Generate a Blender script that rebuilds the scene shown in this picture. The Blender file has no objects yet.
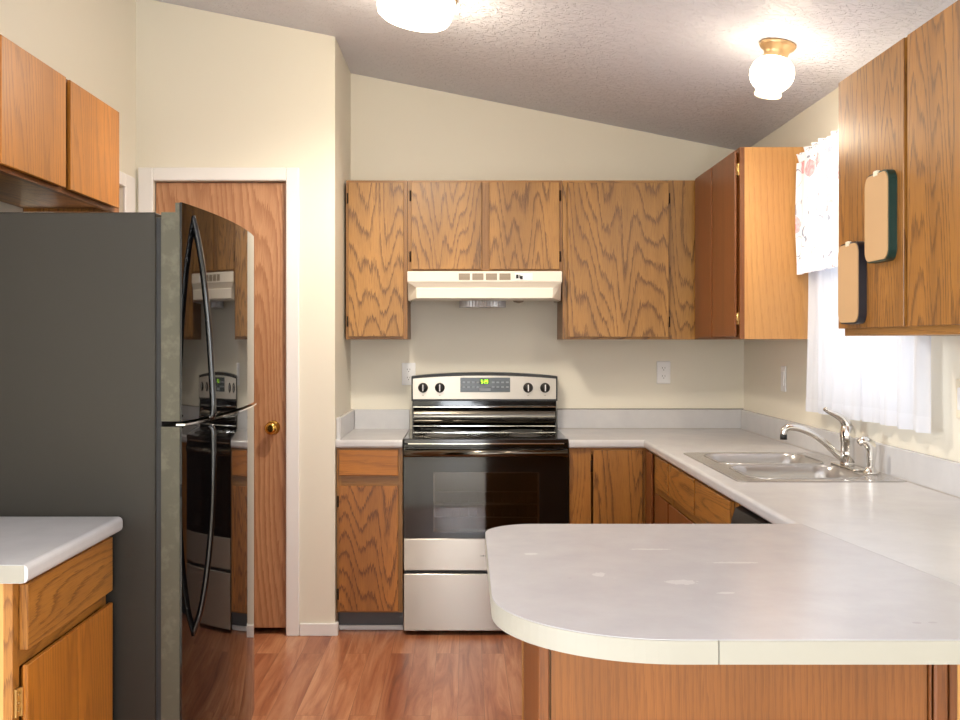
import bpy, bmesh, math, random
from mathutils import Vector, Matrix
PI = math.pi
random.seed(7)
scene = bpy.context.scene
C = scene.collection

# ---------------------------------------------------------------- camera
cam_d = bpy.data.cameras.new('camera'); cam = bpy.data.objects.new('camera', cam_d); C.objects.link(cam)
cam.location = (0, 0, 1.355); cam.rotation_euler = (PI/2, 0, 0)
cam_d.sensor_width = 36.0; cam_d.lens = 1050/960*36
cam_d.shift_x = 14/960; cam_d.shift_y = -18.5/960
cam_d.clip_start = 0.05
scene.camera = cam
# ---------------------------------------------------------------- world, lights, exposure
w = bpy.data.worlds.new('world'); scene.world = w; w.use_nodes = True
bg = w.node_tree.nodes['Background']; bg.inputs[0].default_value = (0.86, 0.93, 1.0, 1); bg.inputs[1].default_value = 0.55
def area(name, loc, rot, sx, sy, power, col):
    d = bpy.data.lights.new(name, 'AREA'); d.shape = 'RECTANGLE'; d.size = sx; d.size_y = sy
    d.energy = power; d.color = col
    o = bpy.data.objects.new(name, d); o.location = loc; o.rotation_euler = rot; C.objects.link(o); return o
area('daylight_sink_window', (1.80, 3.74, 1.58), (0, PI/2, 0), 0.92, 1.06, 3.5, (0.86, 0.93, 1.0))
area('daylight_rear_window', (-0.06, -3.25, 1.15), (PI/2, 0, 0), 0.62, 1.95, 42, (0.90, 0.95, 1.0))
area('daylight_dining_window', (-3.85, -0.6, 1.45), (0, -PI/2, 0), 1.5, 2.6, 215, (0.90, 0.95, 1.0))  # added fill light, set in a made-up dining window out of view
area('daylight_side_window', (1.80, -0.9, 1.50), (0, PI/2, 0), 1.25, 1.8, 90, (0.90, 0.95, 1.0))  # added fill from the right, through an invented opening behind the camera
vs = scene.view_settings
vs.view_transform = 'Standard'; vs.look = 'None'; vs.gamma = 1.0; vs.use_curve_mapping = False
vs.exposure = 0.66

# ---------------------------------------------------------------- materials
def srgb(r, g, b):
    f = lambda c: (c/255)/12.92 if c/255 <= 0.04045 else (((c/255)+0.055)/1.055)**2.4
    return (f(r), f(g), f(b), 1)
def new_mat(name):
    m = bpy.data.materials.new(name); m.use_nodes = True
    return m, m.node_tree, m.node_tree.nodes['Principled BSDF']
def N(t, typ, **kw):
    n = t.nodes.new(typ)
    for k, v in kw.items(): setattr(n, k, v)
    return n
def math_n(t, op, a, b=None, clamp=False):
    n = N(t, 'ShaderNodeMath', operation=op, use_clamp=clamp)
    for i, v in enumerate((a, b)):
        if v is None: continue
        if isinstance(v, (int, float)): n.inputs[i].default_value = v
        else: t.links.new(v, n.inputs[i])
    return n.outputs[0]
def noise(t, vec, scale, detail=2, rough=0.5, dist=0):
    n = N(t, 'ShaderNodeTexNoise'); n.inputs['Scale'].default_value = scale; n.inputs['Detail'].default_value = detail
    n.inputs['Roughness'].default_value = rough; n.inputs['Distortion'].default_value = dist
    if vec is not None: t.links.new(vec, n.inputs['Vector'])
    return n.outputs['Fac']
def mapping(t, src, scale, loc=(0,0,0)):
    m = N(t, 'ShaderNodeMapping'); m.inputs['Scale'].default_value = scale; m.inputs['Location'].default_value = loc
    t.links.new(src, m.inputs['Vector']); return m.outputs[0]
def ramp(t, fac, stops, interp='LINEAR'):
    r = N(t, 'ShaderNodeValToRGB'); r.color_ramp.interpolation = interp
    e = r.color_ramp.elements
    while len(e) < len(stops): e.new(0.5)
    for i, (p, c) in enumerate(stops): e[i].position = p; e[i].color = c if len(c) == 4 else (*c, 1)
    t.links.new(fac, r.inputs[0]); return r.outputs[0]
def mix(t, fac, a, b, mode='MIX'):
    n = N(t, 'ShaderNodeMix', data_type='RGBA', blend_type=mode)
    for s, v in ((n.inputs[0], fac), (n.inputs[6], a), (n.inputs[7], b)):
        if isinstance(v, (int, float)): s.default_value = v
        elif isinstance(v, tuple): s.default_value = v
        else: t.links.new(v, s)
    return n.outputs[2]
def bump(t, p, h, strength, dist):
    b = N(t, 'ShaderNodeBump'); b.inputs['Strength'].default_value = strength; b.inputs['Distance'].default_value = dist
    t.links.new(h, b.inputs['Height']); t.links.new(b.outputs[0], p.inputs['Normal'])
def plain(name, col, rough=0.5, metal=0.0, spec=0.5, emit=None, es=0, coat=0):
    m, t, p = new_mat(name)
    p.inputs['Base Color'].default_value = col; p.inputs['Roughness'].default_value = rough
    p.inputs['Metallic'].default_value = metal; p.inputs['Specular IOR Level'].default_value = spec
    p.inputs['Coat Weight'].default_value = coat
    if emit: p.inputs['Emission Color'].default_value = emit; p.inputs['Emission Strength'].default_value = es
    return m
def oak(name, light, dark, rings=22, across=3.2, along=0.34, drift=14, strength=0.75, width=0.35, rough=0.38, vdrift=2.0):
    """quarter and plain sawn oak: u across the grain, v along it, both in metres (UV)"""
    m, t, p = new_mat(name)
    uv = N(t, 'ShaderNodeTexCoord').outputs['UV']
    fig = noise(t, mapping(t, uv, (across, along*across*0.5, 1)), 1.0, 1.2, 0.45)
    jag = noise(t, mapping(t, uv, (230, 9, 1)), 1.0, 3, 0.7)
    sx = N(t, 'ShaderNodeSeparateXYZ'); t.links.new(uv, sx.inputs[0])
    h = math_n(t, 'MULTIPLY', fig, rings)
    h = math_n(t, 'ADD', h, math_n(t, 'MULTIPLY', sx.outputs[0], drift))
    h = math_n(t, 'ADD', h, math_n(t, 'MULTIPLY', jag, 1.1))
    h = math_n(t, 'ADD', h, math_n(t, 'MULTIPLY', sx.outputs[1], vdrift))
    s = math_n(t, 'FRACT', h)
    line = ramp(t, s, [(0.0, (0,0,0)), (1-width, (0.12,)*3), (0.92, (1,1,1)), (1.0, (0.0,)*3)])
    pores = ramp(t, noise(t, mapping(t, uv, (520, 11, 1)), 1.0, 2, 0.6), [(0.50, (0,0,0)), (0.72, (1,1,1))])
    broad = noise(t, mapping(t, uv, (9, 0.9, 1)), 1.0, 2)
    mid = mix(t, 0.45, light, dark)
    base = mix(t, ramp(t, broad, [(0.3, (0,0,0)), (0.7, (1,1,1))]), light, mid)
    c = mix(t, math_n(t, 'MULTIPLY', line, strength), base, dark)
    c = mix(t, math_n(t, 'MULTIPLY', pores, 0.55), c, dark)
    t.links.new(c, p.inputs['Base Color'])
    p.inputs['Roughness'].default_value = rough
    bump(t, p, math_n(t, 'ADD', pores, line), -0.12, 0.0006)
    return m
M = {}
M['oak'] = oak('oak_medium', srgb(184,124,52), srgb(106,62,22), across=5, along=0.3)
M['oak_wild'] = oak('oak_bold_figure', srgb(184,134,68), srgb(94,60,26), rings=14, across=7.5, along=0.14, drift=6, strength=1.0, width=0.34, vdrift=5)
M['oak_cathedral'] = oak('oak_cathedral', srgb(188,122,52), srgb(92,52,18), rings=13, across=5.5, along=0.25, drift=6, strength=1.0, width=0.34, vdrift=9)
M['oak_straight'] = oak('oak_straight_grain', srgb(152,94,42), srgb(100,58,22), rings=6, across=4, along=0.12, drift=70, strength=0.4, width=0.5)
M['oak_honey'] = oak('oak_honey', srgb(196,124,40), srgb(130,76,20), rings=12, across=6, along=0.16, drift=40, strength=0.6, width=0.45)
M['oak_light'] = oak('oak_pale_edge', srgb(228,178,104), srgb(190,130,66), rings=8, across=3, along=0.2, drift=40, strength=0.4)
M['oak_frame'] = oak('oak_frame', srgb(164,114,54), srgb(100,64,26), rings=7, across=6, along=0.2, drift=60, strength=0.5)
M['oak_dark'] = oak('oak_deep_stain', srgb(134,78,34), srgb(80,42,16), rings=8, across=5, along=0.12, drift=60, strength=0.5)  # dark oak; its tone also paints in the shade on the far upper doors
M['oak_brown'] = oak('oak_brown_doors', srgb(170,114,48), srgb(88,52,18), rings=15, across=8, along=0.15, drift=20, strength=0.95, width=0.36, vdrift=4)
M['door_wood'] = oak('fir_pantry_door', srgb(200,152,112), srgb(148,96,62), rings=13, across=4.6, along=0.22, drift=30, strength=0.75, width=0.65, rough=0.42, vdrift=4)
M['oak_end'] = oak('oak_end_panel', srgb(200,148,86), srgb(162,110,60), rings=8, across=4, along=0.2, drift=30, strength=0.5, rough=0.33, vdrift=2)

# wall paint, light orange peel
def paint(name, col, bs=0.12):
    m, t, p = new_mat(name)
    tc = N(t, 'ShaderNodeTexCoord').outputs['Object']
    p.inputs['Base Color'].default_value = col; p.inputs['Roughness'].default_value = 0.55
    bump(t, p, noise(t, tc, 90, 3), bs, 0.002); return m
M['wall'] = paint('cream_wall_paint', srgb(233,227,211))
M['trim'] = plain('white_trim_paint', srgb(238,236,234), 0.35)
def ceil_mat():
    m, t, p = new_mat('knockdown_ceiling')
    tc = N(t, 'ShaderNodeTexCoord').outputs['Object']
    v = mapping(t, tc, (1.0, 1.25, 1))
    n1 = noise(t, v, 25, 3, 0.55, 1.2)
    n2 = noise(t, v, 60, 2, 0.5, 0.6)
    h = ramp(t, n1, [(0.47, (0,0,0)), (0.55, (1,1,1))])
    hh = math_n(t, 'ADD', h, math_n(t, 'MULTIPLY', n2, 0.5))
    p.inputs['Base Color'].default_value = srgb(218,219,230); p.inputs['Roughness'].default_value = 0.5
    bump(t, p, hh, 0.75, 0.006); return m
M['ceiling'] = ceil_mat()
def floor_mat():
    m, t, p = new_mat('reddish_plank_laminate')
    tc = N(t, 'ShaderNodeTexCoord').outputs['Object']
    br = N(t, 'ShaderNodeTexBrick'); br.offset = 0.37; br.offset_frequency = 2
    rot = N(t, 'ShaderNodeMapping'); rot.inputs['Rotation'].default_value = (0, 0, PI/2); t.links.new(tc, rot.inputs[0])
    t.links.new(rot.outputs[0], br.inputs['Vector'])
    br.inputs['Scale'].default_value = 1; br.inputs['Brick Width'].default_value = 1.2; br.inputs['Row Height'].default_value = 0.098
    br.inputs['Mortar Size'].default_value = 0.0008; br.inputs['Color1'].default_value = (0,0,0,1); br.inputs['Color2'].default_value = (1,1,1,1)
    br.inputs['Mortar'].default_value = (0.5,0.5,0.5,1)
    cell = br.outputs['Color']
    comb = N(t, 'ShaderNodeVectorMath', operation='ADD')
    sc = N(t, 'ShaderNodeVectorMath', operation='SCALE'); sc.inputs['Scale'].default_value = 7.0
    t.links.new(cell, sc.inputs[0]); t.links.new(tc, comb.inputs[0]); t.links.new(sc.outputs[0], comb.inputs[1])
    g = noise(t, mapping(t, comb.outputs[0], (17, 1.3, 1)), 1, 5, 0.65, 1.0)
    g2 = noise(t, mapping(t, comb.outputs[0], (190, 6, 1)), 1, 2, 0.6)
    col = ramp(t, g, [(0.25, srgb(122,68,46)), (0.42, srgb(178,116,82)), (0.56, srgb(206,152,116)), (0.74, srgb(226,184,150))])
    tint = ramp(t, cell, [(0, srgb(214,190,178)), (1, srgb(255,246,236))])
    col = mix(t, 1.0, col, tint, 'MULTIPLY')
    col = mix(t, math_n(t, 'MULTIPLY', g2, 0.3), col, srgb(146,92,66))
    seam = math_n(t, 'MULTIPLY', br.outputs['Fac'], 0.6)
    col = mix(t, seam, col, srgb(70,36,24))
    t.links.new(col, p.inputs['Base Color'])
    p.inputs['Roughness'].default_value = 0.34
    bump(t, p, g2, 0.05, 0.001); return m
M['floor'] = floor_mat()
M['carpet'] = paint('beige_carpet', srgb(214,202,184), 0.4)
def laminate(name, a, b, marks=()):
    m, t, p = new_mat(name)
    tc = N(t, 'ShaderNodeTexCoord').outputs['Object']
    c = mix(t, ramp(t, noise(t, tc, 9, 4, 0.6), [(0.25, (0,0,0)), (0.75, (1,1,1))]), a, b)
    c = mix(t, math_n(t, 'MULTIPLY', noise(t, tc, 240, 2), 0.10), c, srgb(170,165,160))
    geo = N(t, 'ShaderNodeNewGeometry').outputs['Position']
    for (x, y, rx, ry, col, thr) in marks:      # dried smears and spots on the laminate
        v = mapping(t, geo, (1/rx, 1/ry, 0), (-x/rx, -y/ry, 0))
        ln = N(t, 'ShaderNodeVectorMath', operation='LENGTH'); t.links.new(v, ln.inputs[0])
        d = math_n(t, 'ADD', ln.outputs['Value'], math_n(t, 'MULTIPLY', noise(t, geo, 55, 3, 0.7), thr))
        msk = math_n(t, 'LESS_THAN', d, 1 + thr*0.40)
        c = mix(t, math_n(t, 'MULTIPLY', msk, 0.30), c, col)
    t.links.new(c, p.inputs['Base Color'])
    p.inputs['Roughness'].default_value = 0.25
    bump(t, p, noise(t, tc, 500, 2), 0.06, 0.0006)
    return m
WH = srgb(238,236,236); GR = srgb(150,146,146)
M['laminate'] = laminate('grey_white_laminate', srgb(198,197,199), srgb(208,207,208))
M['laminate_pen'] = laminate('grey_white_laminate_marked', srgb(184,182,185), srgb(195,193,195),
    [(0.405,1.985,0.035,0.022,WH,1.6),(0.47,1.90,0.022,0.009,WH,1.5),(0.14,2.25,0.018,0.012,WH,1.6),(0.26,2.05,0.014,0.02,WH,1.6),
     (0.55,2.16,0.05,0.01,WH,1.9),(0.40,2.30,0.05,0.008,WH,1.9),(0.20,2.02,0.003,0.003,GR,0.1),
     (0.729,1.698,0.0075,0.0055,GR,0.3),(0.756,1.70,0.0075,0.0045,GR,0.6)])
M['laminate_edge'] = plain('laminate_edge_band', srgb(158,154,142), 0.5)
M['line'] = plain('dark_joint', srgb(110,104,98), 0.7)
M['seam'] = plain('pale_joint', srgb(170,164,158), 0.6)
def steel(name, col, rough, aniso=True, sc=(600, 600, 6)):
    m, t, p = new_mat(name)
    tc = N(t, 'ShaderNodeTexCoord').outputs['Object']
    n = noise(t, mapping(t, tc, sc), 1, 2)
    p.inputs['Base Color'].default_value = col; p.inputs['Metallic'].default_value = 0.55
    r = math_n(t, 'ADD', math_n(t, 'MULTIPLY', n, 0.05), rough - 0.02); t.links.new(r, p.inputs['Roughness'])
    if aniso:
        tg = N(t, 'ShaderNodeTangent', direction_type='UV_MAP'); tg.uv_map = 'UVMap'; t.links.new(tg.outputs[0], p.inputs['Tangent'])
        p.inputs['Anisotropic'].default_value = 0.85; p.inputs['Anisotropic Rotation'].default_value = 0.25
    bump(t, p, n, 0.015, 0.0003); return m
M['steel'] = steel('brushed_stainless', srgb(178,172,162), 0.20, True, (6, 600, 600))
M['sink_steel'] = steel('sink_stainless', srgb(180,176,172), 0.19, False, (300, 8, 300))
M['panel_steel'] = steel('control_panel_stainless', srgb(206,199,188), 0.36, True, (6, 600, 600))
M['chrome'] = plain('chrome', srgb(225,222,216), 0.07, 1.0)
M['brass'] = plain('polished_brass', srgb(205,160,80), 0.2, 1.0)
M['bronze'] = plain('dark_bronze_hinge', srgb(52,36,24), 0.45, 0.7)
M['hinge_brass'] = plain('aged_brass_hinge', srgb(196,160,100), 0.35, 0.9)
M['black_gloss'] = plain('black_gloss_enamel', srgb(12,11,12), 0.06, 0, 0.6)
M['black_glass'] = plain('black_cooktop_glass', srgb(16,15,16), 0.09, 0, 0.7, coat=0.5)
M['dark_steel'] = plain('dark_polished_steel', srgb(112,107,98), 0.16, 1.0)
M['black'] = plain('black_plastic', srgb(22,21,21), 0.4)
M['rubber'] = plain('dark_gasket', srgb(30,30,32), 0.5)
M['cavity'] = plain('oven_cavity_enamel', srgb(66,56,50), 0.45)
M['rack'] = plain('chromed_rack_wire', srgb(205,200,195), 0.25, 0.6)
M['toe'] = plain('dark_toe_kick', srgb(96,96,98), 0.6)
M['hood'] = plain('almond_hood_enamel', srgb(238,229,214), 0.28)
M['hood_vent'] = plain('vent_grille_grey', srgb(140,126,108), 0.5)
M['louvre'] = plain('louvre_enamel', srgb(176,160,140), 0.5)
M['filter'] = plain('ribbed_aluminium', srgb(196,196,198), 0.35, 0.3)
M['ring'] = plain('burner_ring_print', srgb(60,58,56), 0.5)
M['white_plastic'] = plain('white_plastic', srgb(240,240,240), 0.35)
M['ivory_plastic'] = plain('ivory_plastic', srgb(232,222,198), 0.35)
M['mark'] = plain('grey_print', srgb(110,106,102), 0.5)
M['slot'] = plain('socket_slot', srgb(60,56,52), 0.6)
def fridge_side():
    m, t, p = new_mat('pebbled_dark_grey_enamel')
    tc = N(t, 'ShaderNodeTexCoord').outputs['Object']
    p.inputs['Base Color'].default_value = srgb(50,47,42); p.inputs['Roughness'].default_value = 0.36
    p.inputs['Metallic'].default_value = 0.35
    bump(t, p, noise(t, tc, 420, 2), 0.18, 0.001); return m
M['fridge'] = fridge_side()
def fridge_edge():
    m, t, p = new_mat('scuffed_door_edge')
    tc = N(t, 'ShaderNodeTexCoord').outputs['Object']
    dust = ramp(t, noise(t, tc, 26, 5, 0.7), [(0.5, (0,0,0)), (0.66, (1,1,1))])
    c = mix(t, math_n(t, 'MULTIPLY', dust, 0.22), srgb(84,81,68), srgb(134,130,112))
    t.links.new(c, p.inputs['Base Color']); p.inputs['Roughness'].default_value = 0.38; p.inputs['Metallic'].default_value = 0.3; return m
M['fridge_edge'] = fridge_edge()
M['fridge_front'] = plain('black_mirror_gloss_door', srgb(12,11,12), 0.03, 0, 0.45, coat=0.0)
M['cork'] = plain('tan_pad_face', srgb(192,154,110), 0.8)
M['dark_green'] = plain('dark_green_rim', srgb(20,52,46), 0.35)
M['navy'] = plain('dark_navy_rim', srgb(26,26,36), 0.35)
M['lamp_glass'] = plain('lit_opal_glass', srgb(255,248,230), 0.3, emit=(1.0,0.86,0.62,1), es=7.0)
M['lamp_clear'] = plain('ribbed_glass_neck', srgb(255,240,210), 0.2, emit=(1.0,0.82,0.55,1), es=1.1)
M['lamp_base'] = plain('brushed_brass_canopy', srgb(206,172,128), 0.32, 0.8)
M['digits'] = plain('green_clock_digits', srgb(150,230,30), 0.5, emit=(0.55,1.0,0.05,1), es=2.0)
M['display'] = plain('grey_display_glass', srgb(74,80,84), 0.22)
M['display_mark'] = plain('touch_pad_print', srgb(140,146,152), 0.4)
def glass():
    m = bpy.data.materials.new('window_glass'); m.use_nodes = True; t = m.node_tree; t.nodes.clear()
    o = N(t, 'ShaderNodeOutputMaterial'); tr = N(t, 'ShaderNodeBsdfTransparent'); gl = N(t, 'ShaderNodeBsdfGlossy'); gl.inputs['Roughness'].default_value = 0.02
    mx = N(t, 'ShaderNodeMixShader'); mx.inputs[0].default_value = 0.06
    t.links.new(tr.outputs[0], mx.inputs[1]); t.links.new(gl.outputs[0], mx.inputs[2]); t.links.new(mx.outputs[0], o.inputs[0]); return m
M['glass'] = glass()
def oven_glass():
    m = bpy.data.materials.new('smoked_oven_glass'); m.use_nodes = True; t = m.node_tree; t.nodes.clear()
    o = N(t, 'ShaderNodeOutputMaterial'); tr = N(t, 'ShaderNodeBsdfTransparent'); tr.inputs[0].default_value = (0.55,0.5,0.46,1)
    gl = N(t, 'ShaderNodeBsdfGlossy'); gl.inputs['Roughness'].default_value = 0.03
    fr = N(t, 'ShaderNodeFresnel'); fr.inputs[0].default_value = 1.7
    mx = N(t, 'ShaderNodeMixShader'); t.links.new(fr.outputs[0], mx.inputs[0])
    t.links.new(tr.outputs[0], mx.inputs[1]); t.links.new(gl.outputs[0], mx.inputs[2]); t.links.new(mx.outputs[0], o.inputs[0]); return m
M['oven_glass'] = oven_glass()
def cloth(name, sheer, floral=False):
    m = bpy.data.materials.new(name); m.use_nodes = True; t = m.node_tree; t.nodes.clear()
    o = N(t, 'ShaderNodeOutputMaterial'); d = N(t, 'ShaderNodeBsdfDiffuse'); tl = N(t, 'ShaderNodeBsdfTranslucent'); tr = N(t, 'ShaderNodeBsdfTransparent')
    col = srgb(232,234,242)
    if floral:
        uv = N(t, 'ShaderNodeTexCoord').outputs['UV']
        warp = N(t, 'ShaderNodeTexNoise'); warp.inputs['Scale'].default_value = 16; t.links.new(uv, warp.inputs['Vector'])
        wv = N(t, 'ShaderNodeVectorMath', operation='MULTIPLY_ADD'); t.links.new(warp.outputs['Color'], wv.inputs[0]); wv.inputs[1].default_value = (0.05,0.05,0); t.links.new(uv, wv.inputs[2])
        vo = N(t, 'ShaderNodeTexVoronoi'); vo.inputs['Scale'].default_value = 8.5; t.links.new(wv.outputs[0], vo.inputs['Vector'])
        sep = N(t, 'ShaderNodeSeparateColor'); t.links.new(vo.outputs['Color'], sep.inputs[0])
        flower = math_n(t, 'MULTIPLY', math_n(t, 'LESS_THAN', vo.outputs['Distance'], 0.34), math_n(t, 'GREATER_THAN', sep.outputs[0], 0.35))
        pet = ramp(t, noise(t, uv, 60, 2), [(0.35, srgb(222,96,104)), (0.65, srgb(240,168,176))])
        stem = math_n(t, 'LESS_THAN', math_n(t, 'ABSOLUTE', math_n(t, 'SUBTRACT', noise(t, mapping(t, uv, (1.6, 0.8, 1)), 9, 1, 0.4, 0.8), 0.5)), 0.005)
        vl = N(t, 'ShaderNodeTexVoronoi'); vl.inputs['Scale'].default_value = 1; t.links.new(mapping(t, wv.outputs[0], (46, 20, 1)), vl.inputs['Vector'])
        sl = N(t, 'ShaderNodeSeparateColor'); t.links.new(vl.outputs['Color'], sl.inputs[0])
        leaf = math_n(t, 'MULTIPLY', math_n(t, 'LESS_THAN', vl.outputs['Distance'], 0.28), math_n(t, 'GREATER_THAN', sl.outputs[1], 0.80))
        c = mix(t, math_n(t, 'MAXIMUM', stem, leaf), srgb(236,234,242), srgb(150,156,172))
        c = mix(t, math_n(t, 'MULTIPLY', flower, 0.65), c, pet)
        t.links.new(c, d.inputs[0]); t.links.new(c, tl.inputs[0])
    else:
        d.inputs[0].default_value = col; tl.inputs[0].default_value = col
    m1 = N(t, 'ShaderNodeMixShader'); m1.inputs[0].default_value = 0.34 if not floral else 0.05
    t.links.new(d.outputs[0], m1.inputs[1]); t.links.new(tl.outputs[0], m1.inputs[2])
    m2 = N(t, 'ShaderNodeMixShader'); m2.inputs[0].default_value = sheer
    t.links.new(m1.outputs[0], m2.inputs[1]); t.links.new(tr.outputs[0], m2.inputs[2]); t.links.new(m2.outputs[0], o.inputs[0])
    return m
M['sheer'] = cloth('white_sheer_cloth', 0.08)
M['hem'] = cloth('white_doubled_hem', 0.04)
M['floral'] = cloth('floral_printed_cloth', 0.0, True)

# ---------------------------------------------------------------- mesh builder
class MB:
    def __init__(s):
        s.bm = bmesh.new(); s.uv = s.bm.loops.layers.uv.new('UVMap')
    def _uv(s, faces, grain):
        ou, ov = random.uniform(0, 40), random.uniform(0, 40)
        g = 'xyz'.index(grain)
        for f in faces:
            n = f.normal; a = max(range(3), key=lambda i: abs(n[i]))
            rest = [i for i in range(3) if i != a]
            if a == g: iu, iv = rest
            else: iv = g; iu = [i for i in rest if i != g][0]
            for l in f.loops:
                l[s.uv].uv = (l.vert.co[iu] + ou, l.vert.co[iv] + ov)
    def _add(s, tmp, grain='z', smooth=False):
        me = bpy.data.meshes.new('t'); tmp.normal_update(); tmp.to_mesh(me); tmp.free()
        n0 = len(s.bm.faces); s.bm.from_mesh(me); bpy.data.meshes.remove(me)
        s.bm.faces.ensure_lookup_table(); fs = s.bm.faces[n0:]
        s.bm.normal_update()
        s._uv(fs, grain)
        if smooth:
            for f in fs: f.smooth = True
        return s
    def box(s, x0, x1, y0, y1, z0, z1, bev=0.0, grain='z', seg=1):
        t = bmesh.new(); bmesh.ops.create_cube(t, size=1)
        for v in t.verts:
            v.co = Vector((x0 + (v.co.x+.5)*(x1-x0), y0 + (v.co.y+.5)*(y1-y0), z0 + (v.co.z+.5)*(z1-z0)))
        if bev: bmesh.ops.bevel(t, geom=list(t.edges), offset=bev, segments=seg, profile=0.5, affect='EDGES')
        return s._add(t, grain)
    def prism(s, pts, lo, hi, axis='z', bev=0.0, grain='z', seg=2, smooth=False):
        """polygon pts in the plane normal to axis, extruded lo..hi"""
        t = bmesh.new()
        def mk(a, b, c):
            return {'z': (a, b, c), 'y': (a, c, b), 'x': (c, a, b)}[axis]
        v0 = [t.verts.new(mk(a, b, lo)) for a, b in pts]; v1 = [t.verts.new(mk(a, b, hi)) for a, b in pts]
        n = len(pts)
        t.faces.new(v0); t.faces.new(list(reversed(v1)))
        for i in range(n): t.faces.new((v0[i], v1[i], v1[(i+1) % n], v0[(i+1) % n]))
        bmesh.ops.recalc_face_normals(t, faces=list(t.faces))
        if bev:
            caps = [e for e in t.edges if all(abs(v.co['xyz'.index(axis)]-hi) < 1e-6 for v in e.verts) or all(abs(v.co['xyz'.index(axis)]-lo) < 1e-6 for v in e.verts)]
            bmesh.ops.bevel(t, geom=caps, offset=bev, segments=seg, profile=0.5, affect='EDGES')
        return s._add(t, grain, smooth)
    def lathe(s, prof, loc=(0,0,0), axis=(0,0,1), n=32, cap=True, smooth=True):
        t = bmesh.new(); rot = Vector((0,0,1)).rotation_difference(Vector(axis).normalized()).to_matrix()
        rings = []
        for r, z in prof:
            rings.append([t.verts.new(rot @ Vector((r*math.cos(2*PI*k/n), r*math.sin(2*PI*k/n), z)) + Vector(loc)) for k in range(n)])
        for a, b in zip(rings, rings[1:]):
            for k in range(n): t.faces.new((a[k], a[(k+1) % n], b[(k+1) % n], b[k]))
        if cap: t.faces.new(list(reversed(rings[0]))); t.faces.new(rings[-1])
        bmesh.ops.recalc_face_normals(t, faces=list(t.faces))
        return s._add(t, 'z', smooth)
    def tube(s, pts, rad, n=12, sx=1.0):
        t = bmesh.new(); P = [Vector(p) for p in pts]; R = rad if isinstance(rad, (list, tuple)) else [rad]*len(P)
        rings = []; up = Vector((0.13, 0.31, 0.94))
        for i, p in enumerate(P):
            d = (P[min(i+1, len(P)-1)] - P[max(i-1, 0)]).normalized()
            a = d.cross(up).normalized(); b = d.cross(a).normalized(); up = -b if b.dot(up) < 0 else b
            a = d.cross(up).normalized()
            rings.append([t.verts.new(p + R[i]*(math.cos(2*PI*k/n)*a*sx + math.sin(2*PI*k/n)*up)) for k in range(n)])
        for a, b in zip(rings, rings[1:]):
            for k in range(n): t.faces.new((a[k], a[(k+1) % n], b[(k+1) % n], b[k]))
        t.faces.new(list(reversed(rings[0]))); t.faces.new(rings[-1])
        bmesh.ops.recalc_face_normals(t, faces=list(t.faces))
        return s._add(t, 'z', True)
    def faces(s, verts, faces, grain='z', smooth=False):
        t = bmesh.new(); vv = [t.verts.new(v) for v in verts]
        for f in faces: t.faces.new([vv[i] for i in f])
        bmesh.ops.recalc_face_normals(t, faces=list(t.faces))
        return s._add(t, grain, smooth)
def smooth_path(pts, n=6):
    """Catmull-Rom through pts"""
    P = [Vector(p) for p in pts]; P = [2*P[0]-P[1]] + P + [2*P[-1]-P[-2]]; out = []
    for i in range(1, len(P)-2):
        for k in range(n):
            u = k/n; a, b, c, d = P[i-1:i+3]
            out.append(0.5*((2*b) + (c-a)*u + (2*a-5*b+4*c-d)*u*u + (3*b-a-3*c+d)*u**3))
    out.append(P[-2]); return out
def obj(name, mb, mat, parent=None, world=False):
    """one mesh object; world=True: the geometry is written in world coordinates"""
    bm = mb.bm; bmesh.ops.remove_doubles(bm, verts=[], dist=0)
    o = bpy.data.objects.new(name, None) if False else None
    me = bpy.data.meshes.new(name)
    if parent is None or world:
        if parent is None:
            xs = [v.co for v in bm.verts]
            c = Vector(((min(v.x for v in xs)+max(v.x for v in xs))/2, (min(v.y for v in xs)+max(v.y for v in xs))/2, min(v.z for v in xs)))
        else: c = parent['_org'] if '_org' in parent else parent.location
        c = Vector(c)
        for v in bm.verts: v.co -= c
    bm.to_mesh(me); bm.free()
    o = bpy.data.objects.new(name, me); C.objects.link(o)
    me.materials.append(M[mat] if isinstance(mat, str) else mat)
    if parent is None: o.location = c
    else: o.parent = parent
    return o
def thing(name, label, cat, loc=(0,0,0), rotz=0, group=None):
    o = bpy.data.objects.new(name, None); C.objects.link(o); o.empty_display_size = 0.05
    o.location = loc; o.rotation_euler = (0, 0, rotz); o['label'] = label; o['category'] = cat
    if group: o['group'] = group
    return o
def tag(o, label, cat, group=None):
    o['label'] = label; o['category'] = cat
    if group: o['group'] = group
    return o
def part(name, mb, mat, par): return obj(name, mb, mat, par, world=True)
def sub(name, mb, mat, par, root):
    """sub-part under a part whose own origin sits at root's"""
    bm = mb.bm
    for v in bm.verts: v.co -= Vector(root.location)
    me = bpy.data.meshes.new(name); bm.to_mesh(me); bm.free()
    o = bpy.data.objects.new(name, me); C.objects.link(o); me.materials.append(M[mat]); o.parent = par; return o
def struct(name, mb, mat, parent=None, root=None):
    if parent is None: o = obj(name, mb, mat); o['kind'] = 'structure'
    else: o = sub(name, mb, mat, parent, root or parent)
    return o
def dup(root, loc, rotz, label):
    r = root.copy(); C.objects.link(r); r.location = loc; r.rotation_euler = (0, 0, rotz); r['label'] = label
    for ch in list(root.children):
        c = ch.copy(); C.objects.link(c); c.parent = r
        for g in ch.children:
            d = g.copy(); C.objects.link(d); d.parent = c
    return r

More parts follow.
